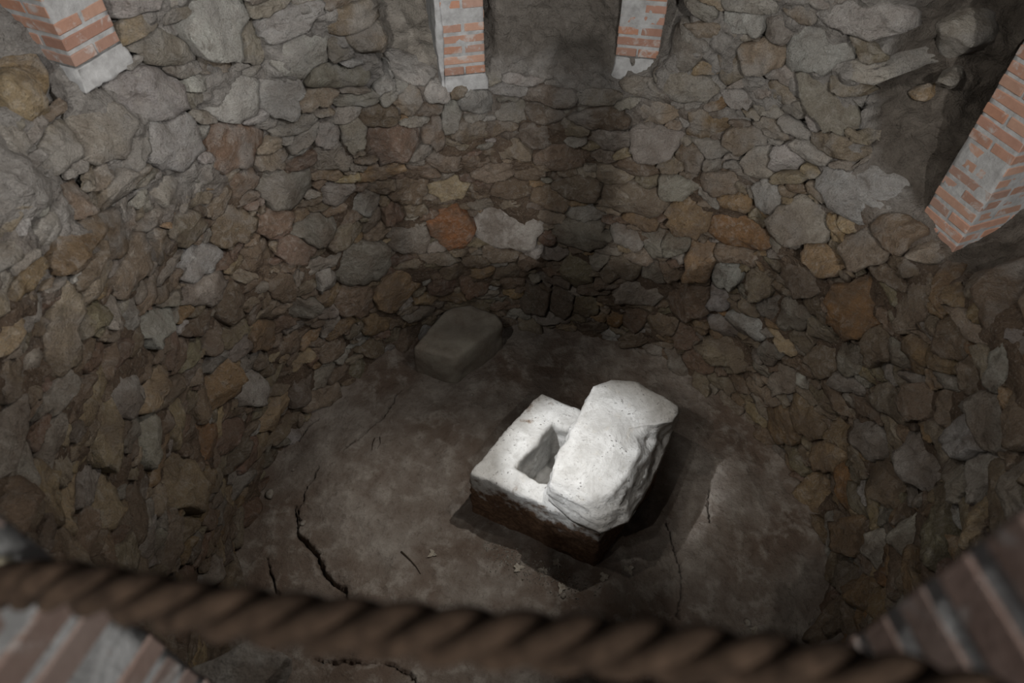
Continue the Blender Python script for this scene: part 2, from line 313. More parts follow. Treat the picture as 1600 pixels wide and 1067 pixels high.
# ------------------------------------------------------------------ the pit wall
def surf(ph, z):
    """points of the wall core, without roughness"""
    ph = np.asarray(ph, float); z = np.asarray(z, float); r = radius(ph, z); g = np.deg2rad(ph)
    q = np.stack([np.cos(g) * 1.9, np.sin(g) * 1.9, z], -1)
    r = r + .045 * fbm(q.reshape(-1, 3), 1.7, 2).reshape(r.shape) + .02 * vnoise(q.reshape(-1, 3) * 4.1).reshape(r.shape)
    return np.stack([CX + r * np.cos(g), CY + r * np.sin(g), z], -1)

def surf_normal(ph, z):
    e = .4; h = .012
    du = surf(ph + e, z) - surf(ph - e, z); dv = surf(ph, z + h) - surf(ph, z - h)
    n = np.cross(dv, du); n = n / np.linalg.norm(n, axis=-1, keepdims=True)
    return n                              # points into the pit

def core_rough(P, N):
    up = np.clip((P[:, 2] - 1.9) / .4, 0, 1)
    return P + N * (.002 + .008 * up + (.030 + .03 * up) * fbm(P, 4.5, 4) + (.012 + .010 * up) * fbm(P, 19, 3))[:, None]

SECTORS = [('wall_front_right', -62, -14), ('wall_right', -14, 28), ('wall_back_right', 28, 70), ('wall_back', 70, 112), ('wall_back_left', 112, 150),
           ('wall_left', 150, 188), ('wall_front_left', 188, 232), ('wall_front', 232, 298)]
Z_TOP = 3.3
walls = {}
for nm, a0, a1 in SECTORS:
    nu = int((a1 - a0) * 1.9) + 1; nv = 190
    ph = np.linspace(a0, a1, nu)
    zz = np.concatenate([np.linspace(-.06, 1.9, 85), np.linspace(1.915, Z_TOP, nv - 85)])
    A, B = np.meshgrid(ph, zz, indexing='ij'); A = A.ravel(); B = B.ravel()
    P = surf(A, B); N = surf_normal(A, B); P = core_rough(P, N)
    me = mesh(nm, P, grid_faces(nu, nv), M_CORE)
    setb = radius(A, B) - radius(A, np.full_like(B, 1.6)) + .03 * fbm(P, 9, 3); fm = np.mod(A, 360)
    def band(lo, hi, s): return np.clip((setb - s) / .05, 0, 1) * np.clip((fm - lo) / 2, 0, 1) * np.clip((hi - fm) / 2, 0, 1)
    for an, w_ in (('bank', band(10, 37, .09)), ('dust', band(97, 118, .10)), ('plaster', band(67, 98, .07))):
        me.attributes.new(an, 'FLOAT', 'POINT').data.foreach_set('value', w_.astype(np.float32))
    o = link(nm, me); tag(o, kind='structure'); walls[nm] = o

PAL = dict(G=(.295, .27, .232), P=(.41, .392, .365), W=(.52, .505, .465), B=(.20, .148, .102), R=(.19, .122, .087), O=(.40, .150, .05),
           C=(.30, .165, .068), X=(.285, .195, .105), Y=(.355, .275, .165), T=(.265, .215, .155), D=(.17, .136, .105), V=(.22, .188, .122))
RS = 1.92
S0, S1 = math.radians(-100) * RS, math.radians(262) * RS
def s_of(ph):
    ph = (ph + 100) % 360 - 100
    return math.radians(ph) * RS

def steep(ph, z): return float(abs(radius(ph + 3.0, z) - radius(ph - 3.0, z))) > .16
seeds = []                                # s, z, ax, az, bx, bz, colour
for ph, z, ax, az, bx, bz, c in TRACED:
    if not steep(ph, z): seeds.append((s_of(ph), z, ax, az, bx, bz, c))
cell_r = .5
def clear(s, z, a, b, inv, k):
    for (s2, z2, ax, az, bx, bz, c) in near(s):
        dx, dz = s - s2, z - z2
        if abs(dx) > .5 or abs(dz) > .5: continue
        d = ax * bz - az * bx
        if abs(d) < 1e-6: continue
        u = (dx * bz - dz * bx) / d; v = (ax * dz - az * dx) / d
        du = math.hypot(u, v)
        w = math.hypot(*(inv @ np.array((dx, dz))))
        if du < 1e-6 or w < 1e-6: return False
        L = math.hypot(dx, dz)
        if L < k * (L / du + L / w): return False
    return True
buckets = {}
def near(s):
    i = int(s / .5); r = []
    for j in (i - 1, i, i + 1): r += buckets.get(j, [])
    return r
for q in seeds: buckets.setdefault(int(q[0] / .5), []).append(q)

def ztop(ph): return float(np.interp(ph % 360, _TA[:, 0], _TA[:, 1]))
def colour_for(ph, z):
    zc = z - (.55 if (ph > 168 or ph < 25) else 0)
    up = min(max((zc - 1.55) / .7, 0), 1)
    if random.random() < up: return random.choices('GPTGDY', (4, 4, 2.5, 3, .7, .4))[0]
    if 118 < ph < 250: return random.choices('GBRTXYPVD', (3, 5, 2, 4, 2, 2, .7, 1, 1.5))[0]
    if ph < 60 or ph > 250: return random.choices('GBRTXYPVC', (2.2, 4, 1, 4, 3, 1, .8, 1.5, .4))[0]
    return random.choices('GBRTXYPVD', (3.2, 4, 2, 4, 1.5, .8, .6, 1.2, 2))[0]

for size, tries in ((.14, 700), (.11, 2400), (.085, 6500), (.062, 12000), (.045, 12000)):
    for _ in range(tries):
        s = random.uniform(S0 + math.radians(36) * RS, S1 - math.radians(36) * RS); ph = math.degrees(s / RS)
        zt = ztop(ph); z = random.uniform(.03, min(zt + .04, 3.1))
        if 70 < ph < 97 and z > 2.06: continue
        if 30 < ph < 160 and z > 2.2 and size < .06: continue
        if any(abs(ph - p0) < 5.5 and z > z0 for p0, z0 in ((103, 2.02), (71.5, 2.12), (158, 2.68), (15, 1.86))): continue
        if steep(ph, z): continue
        a = size * random.uniform(.8, 1.35); b = a * random.uniform(.28, .62)
        if ph > 160 or ph < 20: b *= .78
        if z - b < -.02: continue
        th = random.gauss(0, .15 if 65 < ph < 118 else .26); ca, sa = math.cos(th), math.sin(th)
        inv = np.array([[ca / a, sa / a], [-sa / b, ca / b]])
        if clear(s, z, a, b, inv, .93):
            q = (s, z, a * ca, a * sa, -b * sa, b * ca, colour_for(ph % 360, z))
            seeds.append(q); buckets.setdefault(int(s / .5), []).append(q)

# nearest-stone map of the unrolled wall, one centimetre per sample
RES = .008
ns = int((S1 - S0) / RES) + 1; nz = int(3.35 / RES) + 1
_a, _b = np.meshgrid(np.arange(ns) * RES, np.arange(nz) * RES, indexing='ij'); _q = np.stack([_a.ravel(), _b.ravel(), np.zeros(_a.size)], -1)
WS = (.016 * fbm(_q, 9, 2) + .007 * fbm(_q + 7, 34, 2)).reshape(ns, nz); WZ = (.012 * fbm(_q + 31, 9, 2) + .006 * fbm(_q + 53, 34, 2)).reshape(ns, nz)
best = np.full((ns, nz), 1.36); owner = np.full((ns, nz), -1, np.int32)
for i, (s, z, ax, az, bx, bz, c) in enumerate(seeds):
    ext = 1.45; wx = ext * (abs(ax) + abs(bx)); wz = ext * (abs(az) + abs(bz))
    i0, i1 = max(int((s - wx - S0) / RES), 0), min(int((s + wx - S0) / RES) + 2, ns)
    j0, j1 = max(int((z - wz) / RES), 0), min(int((z + wz) / RES) + 2, nz)
    if i1 <= i0 or j1 <= j0: continue
    X = (S0 + np.arange(i0, i1) * RES - s)[:, None] + WS[i0:i1, j0:j1]; Z = (np.arange(j0, j1) * RES - z)[None, :] + WZ[i0:i1, j0:j1]
    d = ax * bz - az * bx
    if abs(d) < 1e-7: continue
    u = (X * bz - Z * bx) / d; v = (ax * Z - az * X) / d
    q = (np.abs(u) ** 2.6 + np.abs(v) ** 2.6) ** (1 / 2.6)
    sub = best[i0:i1, j0:j1]; m = q < sub; sub[m] = q[m]; owner[i0:i1, j0:j1][m] = i

def stone_shape(i, NA=26):
    s, z, ax, az, bx, bz, c = seeds[i]
    rad = np.zeros(NA); ang = np.arange(NA) * 2 * math.pi / NA + random.random()
    for k, a in enumerate(ang):
        dx = math.cos(a) * ax + math.sin(a) * bx; dz = math.cos(a) * az + math.sin(a) * bz
        L = math.hypot(dx, dz); t = .25
        while t < 1.45:
            ii = int((s + dx * t - S0) / RES + .5); jj = int((z + dz * t) / RES + .5)
            if not (0 <= ii < ns and 0 <= jj < nz) or owner[ii, jj] != i: break
            t += .5 * RES / max(L, .01)
        rad[k] = max(t - .002 / max(L, .01), .3)
    rad = .84 * rad + .08 * (np.roll(rad, 1) + np.roll(rad, -1))
    rad *= 1 + rng.normal(0, .03, NA)
    ou = np.cos(ang) * ax + np.sin(ang) * bx; ov = np.cos(ang) * az + np.sin(ang) * bz
    return ou * rad, ov * rad

RINGS = ((1.0, -.8), (1.01, .45), (.965, .86), (.80, 1.0), (.42, 1.02))
def build_stone(i):
    s, z, ax, az, bx, bz, c = seeds[i]
    ou, ov = stone_shape(i); NA = len(ou)
    w = .5 * (math.hypot(ax, az) + math.hypot(bx, bz))
    ph0 = math.degrees(s / RS)
    up = min(max((z - 2.0) / .5, 0), 1)
    H = (.016 + .28 * w * random.uniform(.3, 1.5)) * (1 - .2 * up)
    tu, tv = random.gauss(0, .17), random.gauss(-.24, .18)       # the face leans a little, mostly bottom-out
    g = random.uniform(0, 3.14); rc, rs_ = math.cos(g), math.sin(g); ro = random.uniform(-.4, .4) * w; kr = random.choice((0, .15, .3, .45))   # a blunt arris across the face
    U, V, Hh = [], [], []
    for sc, hh in RINGS:
        ridge = -kr * np.abs((ou * rc + ov * rs_) * sc - ro)
        U.append(s + ou * sc); V.append(z + ov * sc); Hh.append(np.full(NA, H * hh) + (tu * ou + tv * ov) * sc * (1 if hh > 0 else .0) + (ridge if hh > 0 else 0))
    U.append(np.array([s])); V.append(np.array([z])); Hh.append(np.array([H * 1.06]))
    U = np.concatenate(U); V = np.concatenate(V); Hh = np.concatenate(Hh)
    ph = np.degrees(U / RS)
    return ph, V, Hh, NA

stone_sets = []
for i in range(len(seeds)):
    stone_sets.append((i,) + build_stone(i))
NA = 26; nr = len(RINGS)
FACES = []
for r in range(nr - 1):
    for k in range(NA):
        k2 = (k + 1) % NA; FACES.append((r * NA + k, r * NA + k2, (r + 1) * NA + k2, (r + 1) * NA + k))
FACES += [((nr - 1) * NA + k, (nr - 1) * NA + (k + 1) % NA, nr * NA) for k in range(NA)]
allph = np.concatenate([q[1] for q in stone_sets]); allz = np.concatenate([q[2] for q in stone_sets]); allh = np.concatenate([q[3] for q in stone_sets])
P = surf(allph, allz); N = surf_normal(allph, allz)
cid = np.repeat(np.arange(len(stone_sets)), nr * NA + 1)[:, None] * 3.7
jag = .012 * fbm(P + cid, 15, 4, .65) + .004 * fbm(P + cid, 40, 2)
jag3 = np.stack([vnoise(P * 22 + cid + 5), vnoise(P * 22 + cid + 55), vnoise(P * 22 + cid + 95)], -1) * .006
P = P + N * (allh + .010 + jag)[:, None] + jag3
nvs = nr * NA + 1
count = {}
for k, q in enumerate(stone_sets):
    i = q[0]; s, z = seeds[i][:2]; ph = math.degrees(s / RS)
    pp = ph if ph < 298 else ph - 360
    if pp < -62: pp += 360
    par = next((nm for nm, a0, a1 in SECTORS if a0 <= pp < a1), 'wall_front')
    V = P[k * nvs:(k + 1) * nvs]; c0 = V.mean(0)
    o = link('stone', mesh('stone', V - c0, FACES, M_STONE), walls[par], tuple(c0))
    b = PAL[seeds[i][6]]; j = random.uniform(.78, 1.2); o.color = (b[0] * j * random.uniform(.95, 1.05), b[1] * j, b[2] * j * random.uniform(.94, 1.06), 1)
    count[par] = count.get(par, 0) + 1
print('stones', count)

# ------------------------------------------------------------------ earth floor with its drying cracks
CRACKS = [([(-1.429, 2.104), (-1.394, 1.915), (-1.313, 1.837), (-1.23, 1.761), (-1.181, 1.67), (-1.1, 1.59), (-1.012, 1.531), (-.988, 1.454), (-.896, 1.398), (-.834, 1.424)], .013),
          ([(-1.394, 1.915), (-1.399, 2.104), (-1.372, 2.294), (-1.332, 2.383)], .005),
          ([(-.842, 3.048), (-.918, 2.874), (-.974, 2.761), (-1.056, 2.679), (-1.112, 2.599), (-1.162, 2.536)], .006),
          ([(-1.55, 1.753), (-1.491, 1.65), (-1.444, 1.551), (-1.404, 1.405), (-1.40, 1.2)], .007), ([(-1.444, 1.551), (-1.365, 1.454), (-1.312, 1.368)], .006),
          ([(1.02, 1.98), (1.036, 1.889), (1.035, 1.753), (1.047, 1.63), (1.032, 1.512), (.988, 1.379)], .006), ([(1.332, 2.245), (1.302, 2.104), (1.285, 1.99)], .005),
          ([(-1.395, 2.778), (-1.474, 2.706), (-1.505, 2.588)], .006), ([(-1.136, 1.157), (-1.059, 1.136), (-.969, 1.147), (-.69, 1.12), (-.615, 1.079), (-.53, 1.022)], .008)]
FR = .0085
gx = np.arange(-1.95, 2.15, FR); gy = np.arange(-.15, 4.0, FR)
X, Y = np.meshgrid(gx, gy, indexing='ij'); shp = X.shape
Q = np.stack([X.ravel(), Y.ravel(), np.zeros(X.size)], -1)
Z = .022 * fbm(Q, 1.6, 3) + .009 * fbm(Q, 7, 3) + .0028 * fbm(Q, 33, 3)
wx = .014 * fbm(Q + 3, 14, 3) + .007 * fbm(Q + 5, 45, 2); wy = .014 * fbm(Q + 9, 14, 3) + .007 * fbm(Q + 1, 45, 2)
dep = np.zeros(X.size)
qx, qy = Q[:, 0] + wx, Q[:, 1] + wy
for pts, w in CRACKS:
    for (x0, y0), (x1, y1) in zip(pts[:-1], pts[1:]):
        m = (qx > min(x0, x1) - .06) & (qx < max(x0, x1) + .06) & (qy > min(y0, y1) - .06) & (qy < max(y0, y1) + .06)
        t = np.clip(((qx[m] - x0) * (x1 - x0) + (qy[m] - y0) * (y1 - y0)) / ((x1 - x0) ** 2 + (y1 - y0) ** 2), 0, 1)
        d = np.hypot(qx[m] - x0 - t * (x1 - x0), qy[m] - y0 - t * (y1 - y0))
        ww = w * (1 + .5 * vnoise(Q[m] * 12))
        dep[m] = np.maximum(dep[m], np.clip(1.4 - d / ww, 0, 1) * (.035 + w * 3))
rr = np.hypot(Q[:, 0] - CX, Q[:, 1] - CY)
Z = Z - dep + .05 * np.clip((rr - 1.72) / .2, 0, 1) ** 2
Q[:, 2] = Z
keep = (rr < 2.06).reshape(shp)
nyy = shp[1]
ii, jj = np.where(keep[:-1, :-1] & keep[1:, :-1] & keep[:-1, 1:] & keep[1:, 1:])
a = ii * nyy + jj
F = np.stack([a, a + nyy, a + nyy + 1, a + 1], -1)
used = np.unique(F); remap = np.full(X.size, -1); remap[used] = np.arange(len(used))
me = bpy.data.meshes.new('floor'); me.from_pydata(Q[used].tolist(), [], remap[F].tolist()); me.materials.append(M_FLOOR)
me.polygons.foreach_set('use_smooth', [True] * len(me.polygons)); me.update()
tag(link('floor', me), kind='structure')
def floor_z(x, y):
    i = int(round((x - gx[0]) / FR)); j = int(round((y - gy[0]) / FR)); return float(Z[i * nyy + j])

# ------------------------------------------------------------------ stone chest and its lid
def lerp(a, b, t): return a + (b - a) * t
def rough_mesh(name, verts, faces, mat, amp, bevel, cuts):
    bm = bmesh.new(); vv = [bm.verts.new(v) for v in verts]
    for f in faces: bm.faces.new([vv[i] for i in f])
    bmesh.ops.recalc_face_normals(bm, faces=bm.faces)
    if bevel: bmesh.ops.bevel(bm, geom=list(bm.edges), offset=bevel, segments=2, profile=.6, affect='EDGES', clamp_overlap=True)
    for c in cuts:
        bmesh.ops.subdivide_edges(bm, edges=[e for e in bm.edges if e.calc_length() > c[0]], cuts=c[1], use_grid_fill=True)
    bm.normal_update()
    co = np.array([v.co[:] for v in bm.verts]); nn = np.array([v.normal[:] for v in bm.verts])
    co = co + nn * (amp * fbm(co, 7, 4, .6) + amp * .35 * fbm(co, 30, 3))[:, None]
    for v, c in zip(bm.verts, co): v.co = c
    me = bpy.data.meshes.new(name); bm.to_mesh(me); bm.free(); me.materials.append(mat)
    me.polygons.foreach_set('use_smooth', [True] * len(me.polygons)); me.update()
    return me

L_, B_, F_, R_ = np.array((-.262, 2.072)), np.array((.19, 2.671)), np.array((.512, 1.69)), np.array((.955, 2.262))
def inset(t0, t1, u0, u1):               # point of the plan quad: t along left->front, u along left->back
    q = lambda t, u: lerp(lerp(L_, F_, t), lerp(B_, R_, t), u)
    return [q(t0, u0), q(t1, u0), q(t1, u1), q(t0, u1)]
HC = .5
def plan_cells():
    ts = [0, .235, .80, 1.0]; us = [0, .20, .76, 1.0]
    V = []; idx = {}
    def v(i, j, zname):
        k = (i, j, zname)
        if k not in idx:
            p = lerp(lerp(L_, F_, ts[i]), lerp(B_, R_, ts[i]), us[j])
            zz = {'b': -.03, 't': HC, 'h': .07}[zname]
            if zname == 'b': p = p + (p - np.array((.35, 2.17))) * .02
            if zname == 'h': p = p - (p - np.array((.36, 2.14))) * .08
            idx[k] = len(V); V.append((p[0], p[1], zz))
        return idx[k]
    Fc = []
    for i in range(3):
        for j in range(3):
            if (i, j) != (1, 1): Fc.append((v(i, j, 't'), v(i + 1, j, 't'), v(i + 1, j + 1, 't'), v(i, j + 1, 't')))
    loop = [(1, 1), (2, 1), (2, 2), (1, 2)]
    for k in range(4):
        a, b = loop[k], loop[(k + 1) % 4]
        Fc.append((v(*a, 't'), v(*b, 't'), v(*b, 'h'), v(*a, 'h')))
    Fc.append(tuple(v(*a, 'h') for a in loop))
    ring = [(0, 0), (1, 0), (2, 0), (3, 0), (3, 1), (3, 2), (3, 3), (2, 3), (1, 3), (0, 3), (0, 2), (0, 1)]
    for k in range(12):
        a, b = ring[k], ring[(k + 1) % 12]
        Fc.append((v(*a, 't'), v(*b, 't'), v(*b, 'b'), v(*a, 'b')))
    return V, Fc
V, Fc = plan_cells()
bm = bmesh.new(); vv = [bm.verts.new(q) for q in V]
for f in Fc: bm.faces.new([vv[i] for i in f])
bmesh.ops.recalc_face_normals(bm, faces=bm.faces)
sharp = [e for e in bm.edges if len(e.link_faces) == 2 and e.calc_face_angle() > .6]
bmesh.ops.bevel(bm, geom=sharp, offset=.022, segments=3, profile=.5, affect='EDGES', clamp_overlap=True)
for lim, c in ((.12, 3), (.05, 2), (.022, 1)):
    bmesh.ops.subdivide_edges(bm, edges=[e for e in bm.edges if e.calc_length() > lim], cuts=c, use_grid_fill=True)
bmesh.ops.triangulate(bm, faces=[f for f in bm.faces if len(f.verts) > 4])
bm.normal_update()
co = np.array([v.co[:] for v in bm.verts]); nn = np.array([v.normal[:] for v in bm.verts])
co = co + nn * (.013 * fbm(co, 6, 4, .6) + .004 * fbm(co, 34, 3))[:, None]
for v, c in zip(bm.verts, co): v.co = c
me = bpy.data.meshes.new('stone_chest'); bm.to_mesh(me); bm.free()
rel = co[:, :2] - L_; det = .774 * .599 + .382 * .452
tt_ = (rel[:, 0] * .599 - rel[:, 1] * .452) / det; uu_ = (.774 * rel[:, 1] + .382 * rel[:, 0]) / det
me.attributes.new('soiled', 'FLOAT', 'POINT').data.foreach_set('value', ((tt_ < .12) | (tt_ > .9) | (uu_ < .1) | (uu_ > .9)).astype(np.float32)); me.materials.append(M_CHEST)
me.polygons.foreach_set('use_smooth', [True] * len(me.polygons)); me.update()
tag(link('stone_chest', me), 'open pale limestone chest with a square hollow on the pit floor', 'stone chest')

# the broken lid slab: outline rings from the bed upward
LID_TOP = [(.507, 2.544), (.628, 2.599), (.791, 2.584), (.831, 2.544), (.928, 2.471), (1.011, 2.394), (1.007, 2.347), (.946, 2.278), (.82, 2.246),
           (.737, 2.192), (.742, 2.079), (.659, 1.928), (.569, 1.824), (.449, 1.793), (.315, 1.864), (.223, 1.904), (.234, 1.986), (.267, 2.066),
           (.342, 2.161), (.382, 2.264), (.432, 2.37)]
LID_BED = [(.50, 2.53), (.63, 2.60), (.79, 2.60), (.87, 2.58), (.97, 2.52), (1.03, 2.45), (1.03, 2.39), (1.0, 2.33), (.97, 2.25),
           (.92, 2.16), (.87, 2.06), (.78, 1.90), (.66, 1.735), (.50, 1.665), (.34, 1.735), (.215, 1.865), (.235, 1.985), (.265, 2.07),
           (.34, 2.165), (.38, 2.265), (.43, 2.37)]
def resample(poly, n):
    p = np.array(poly); q = np.vstack([p, p[:1]]); out = []
    m = len(p); per = n // m + 1
    for i in range(m):
        for k in range(per): out.append(lerp(q[i], q[i + 1], k / per))
    return np.array(out)
lt, lb = resample(LID_TOP, 110), resample(LID_BED, 110)
NL = len(lt); c_top = lt.mean(0); rings = []
nlev = 12
for k in range(nlev + 1):                # bed to brow
    t = k / nlev; bulge = math.sin(t * math.pi) * .018
    tt = t
    xy = lerp(lb, lt, tt); out_ = xy - c_top; out_ = out_ / np.linalg.norm(out_, axis=1, keepdims=True)
    rings.append(np.column_stack([xy + out_ * bulge, np.full(NL, .522 + .20 * t)]))
for k in range(1, 12):                   # over the top
    t = k / 12
    xy = lerp(lt, c_top[None, :], t)
    rings.append(np.column_stack([xy, np.full(NL, .723 + .022 * (1 - (1 - t) ** 2.2))]))
V = np.vstack(rings + [np.array([[*c_top, .745]])])
F = []
nR = len(rings)
for r in range(nR - 1):
    for k in range(NL):
        k2 = (k + 1) % NL; F.append((r * NL + k, r * NL + k2, (r + 1) * NL + k2, (r + 1) * NL + k))
F += [((nR - 1) * NL + k, (nR - 1) * NL + (k + 1) % NL, nR * NL) for k in range(NL)]
F.append(tuple(range(NL - 1, -1, -1)))
lev = np.concatenate([np.repeat(np.arange(nR), NL), [nR]])
side = np.clip(np.sin(np.clip(lev / nlev, 0, 1) * math.pi) + .25, .25, 1)
off = np.stack([fbm(V + 3, 7, 4, .6), fbm(V + 41, 7, 4, .6), .6 * fbm(V + 87, 7, 4, .6)], -1)
V = V + off * (.020 * side)[:, None] + np.stack([fbm(V + 13, 24, 3), fbm(V + 61, 24, 3), fbm(V + 29, 24, 3)], -1) * (.007 * side)[:, None]
strat = .005 * np.sin(V[:, 2] * 95 + 5 * fbm(V, 6, 2)) * (lev < nlev) * (lev > 0)
d = V[:, :2] - c_top; d = d / (np.linalg.norm(d, axis=1, keepdims=True) + 1e-6)
V[:, :2] += d * strat[:, None]
tag(link('limestone_slab', mesh('limestone_slab', V, F, M_LID)), 'thick broken white limestone slab lying askew over the chest', 'stone slab')

# squared block by the back wall
BL = [(-.739, 3.224), (-.523, 3.60), (-.33, 3.68), (-.125, 3.56), (-.063, 3.458), (-.415, 3.115)]
cb = np.mean(BL, 0)
top = [(*p, .30) for p in BL]; bot = [((p[0] - cb[0]) * 1.03 + cb[0], (p[1] - cb[1]) * 1.03 + cb[1], -.03) for p in BL]
V = top + bot; F = [tuple(range(6)), tuple(range(11, 5, -1))] + [(i, (i + 1) % 6, 6 + (i + 1) % 6, 6 + i) for i in range(6)]
bm = bmesh.new(); vv = [bm.verts.new(q) for q in V]
for f in F: bm.faces.new([vv[i] for i in f])
bmesh.ops.recalc_face_normals(bm, faces=bm.faces)
bmesh.ops.bevel(bm, geom=list(bm.edges), offset=.03, segments=3, profile=.5, affect='EDGES', clamp_overlap=True)
bmesh.ops.triangulate(bm, faces=[f for f in bm.faces if len(f.verts) > 4])
for lim, c in ((.15, 2), (.07, 1), (.04, 1)):
    bmesh.ops.subdivide_edges(bm, edges=[e for e in bm.edges if e.calc_length() > lim], cuts=c)
    bmesh.ops.triangulate(bm, faces=[f for f in bm.faces if len(f.verts) > 4])
bm.normal_update()
co = np.array([v.co[:] for v in bm.verts]); nn = np.array([v.normal[:] for v in bm.verts])
co = co + nn * (.012 * fbm(co, 6, 3, .6))[:, None]
for v, c in zip(bm.verts, co): v.co = c
me = bpy.data.meshes.new('stone_block'); bm.to_mesh(me); bm.free(); me.materials.append(M_BLOCK)
me.polygons.foreach_set('use_smooth', [True] * len(me.polygons)); me.update()
tag(link('stone_block', me), 'dull grey squared stone block lying against the back wall', 'stone block')

# ------------------------------------------------------------------ brick piers
BW, BL_, BH, PITCH = .114, .24, .046, .062
def brick_mesh(lx, ly, name):
    bm = bmesh.new(); bmesh.ops.create_cube(bm, size=1)
    for v in bm.verts: v.co = (v.co.x * lx, v.co.y * ly, v.co.z * BH)
    bmesh.ops.bevel(bm, geom=list(bm.edges), offset=.004, segments=1, affect='EDGES')
    me = bpy.data.meshes.new(name); bm.to_mesh(me); bm.free(); me.materials.append(M_BRICK); return me
ME_X = brick_mesh(BL_, BW, 'brick'); ME_Y = brick_mesh(BW, BL_, 'brick')
BRICKS = [(.47, .255, .175), (.43, .25, .19), (.48, .30, .225), (.42, .275, .22), (.45, .265, .195), (.39, .24, .185)]
def pier(corner, tang, z0, z1, label, side=1, render=False, foot=.05, dull=0.0):
    """corner: plan corner at the foot of the front face; tang: unit direction along the face; the pier runs back from the pit"""
    t = Vector((tang[0], tang[1], 0)).normalized(); back = Vector((0, 0, 1)).cross(t)
    if back.dot(Vector((corner[0] - CX, corner[1] - CY, 0))) < 0: back = -back
    root = bpy.data.objects.new('brick_pier', None); COL.objects.link(root)
    rot = Matrix((t, back, Vector((0, 0, 1)))).transposed()
    root.matrix_world = Matrix.Translation((corner[0], corner[1], z0)) @ rot.to_4x4() if rot.determinant() > 0 else Matrix.Translation((corner[0], corner[1], z0)) @ Matrix((t, back, Vector((0, 0, 1)))).transposed().to_4x4()
    tag(root, label, 'brick pier', 'brick piers around the pit')
    n = int((z1 - z0) / PITCH); D = .012 * 2 + BL_ * 2 + BW
    flip = rot.determinant() < 0
    core = rough_mesh('mortar', [(x, y, z) for z in (0, n * PITCH) for (x, y) in ((.003, .003), (BL_ - .003, .003), (BL_ - .003, D - .003), (.003, D - .003))],
                      [(0, 1, 2, 3), (7, 6, 5, 4), (0, 4, 5, 1), (1, 5, 6, 2), (2, 6, 7, 3), (3, 7, 4, 0)], M_JOINT, .003, 0, ((.1, 5), (.05, 2), (.03, 1)))
    link('mortar', core, root)
    for k in range(n):
        z = (k + .5) * PITCH
        if k % 2: items = [(ME_X, BL_ / 2, BW / 2)]; y = BW + .012
        else: items = []; y = 0
        for _ in range(2):
            items += [(ME_Y, BW / 2, y + BL_ / 2), (ME_Y, BL_ - BW / 2, y + BL_ / 2)]; y += BL_ + .012
        if k % 2 == 0: items.append((ME_X, BL_ / 2, y + BW / 2))
        for me_, x, yy in items:
            o = link('brick', me_, root, (x + random.gauss(0, .0015), yy + random.gauss(0, .0015), z + random.gauss(0, .0012)))
            c = random.choice(BRICKS); c = [q + ((.235, .198, .182)[n_] - q) * dull for n_, q in enumerate(c)]; j = random.uniform(.8, 1.1); o.color = (*[q * j for q in c], 1)
    if foot:
        V = [(x, y, z) for z in (.004, -foot - .05) for (x, y) in ((0, 0), (BL_, 0), (BL_, D), (0, D))]
        V = [(x + (.0 if i < 4 else (-.02 if x < .1 else .02)), y - (.0 if i < 4 else .01), z) for i, (x, y, z) in enumerate(V)]
        link('cement_footing', rough_mesh('cement_footing', V, [(3, 2, 1, 0), (4, 5, 6, 7), (0, 1, 5, 4), (1, 2, 6, 5), (2, 3, 7, 6), (3, 0, 4, 7)],
             M_JOINT, .012, .012, ((.1, 3), (.05, 2), (.03, 1))), root)
    if render:
        V = [(x, y, z) for z in (-.1, n * PITCH) for (x, y) in ((-.028, -.004), (.004, -.004), (.004, D), (-.028, D))]
        link('cement_render', rough_mesh('cement_render', V, [(3, 2, 1, 0), (4, 5, 6, 7), (0, 1, 5, 4), (1, 2, 6, 5), (2, 3, 7, 6), (3, 0, 4, 7)],
             M_JOINT, .008, .006, ((.2, 4), (.06, 3), (.03, 1))), root)
    return root
def unit(x, y): h = math.hypot(x, y); return (x / h, y / h)
pier((-1.708, 2.549), unit(.40, .92), 2.80, 3.8, 'brick pier at the far left, its shaded side facing the camera', foot=.05)
pier((-.391, 3.744), unit(.968, .20), 2.12, 3.6, 'brick pier at the back with grey cement render on its left side', render=True, foot=.05)
pier((.590, 3.765), unit(.98, -.185), 2.235, 3.6, 'brick pier at the back on a rough pale cement footing', foot=.09)
pier((2.10, 2.43), unit(-.33, .94), 1.93, 3.5, 'brick pier at the right edge in front of the dark earth recess', foot=.04)
pier((-.41, .25), unit(-.95, .31), 2.05, 4.0, 'blurred brick pier in the near left corner behind the rope', foot=.04, dull=.8)
pier((.30, .19), unit(.985, .17), 2.05, 4.0, 'blurred brick pier in the near right corner behind the rope', foot=.04, dull=.7)

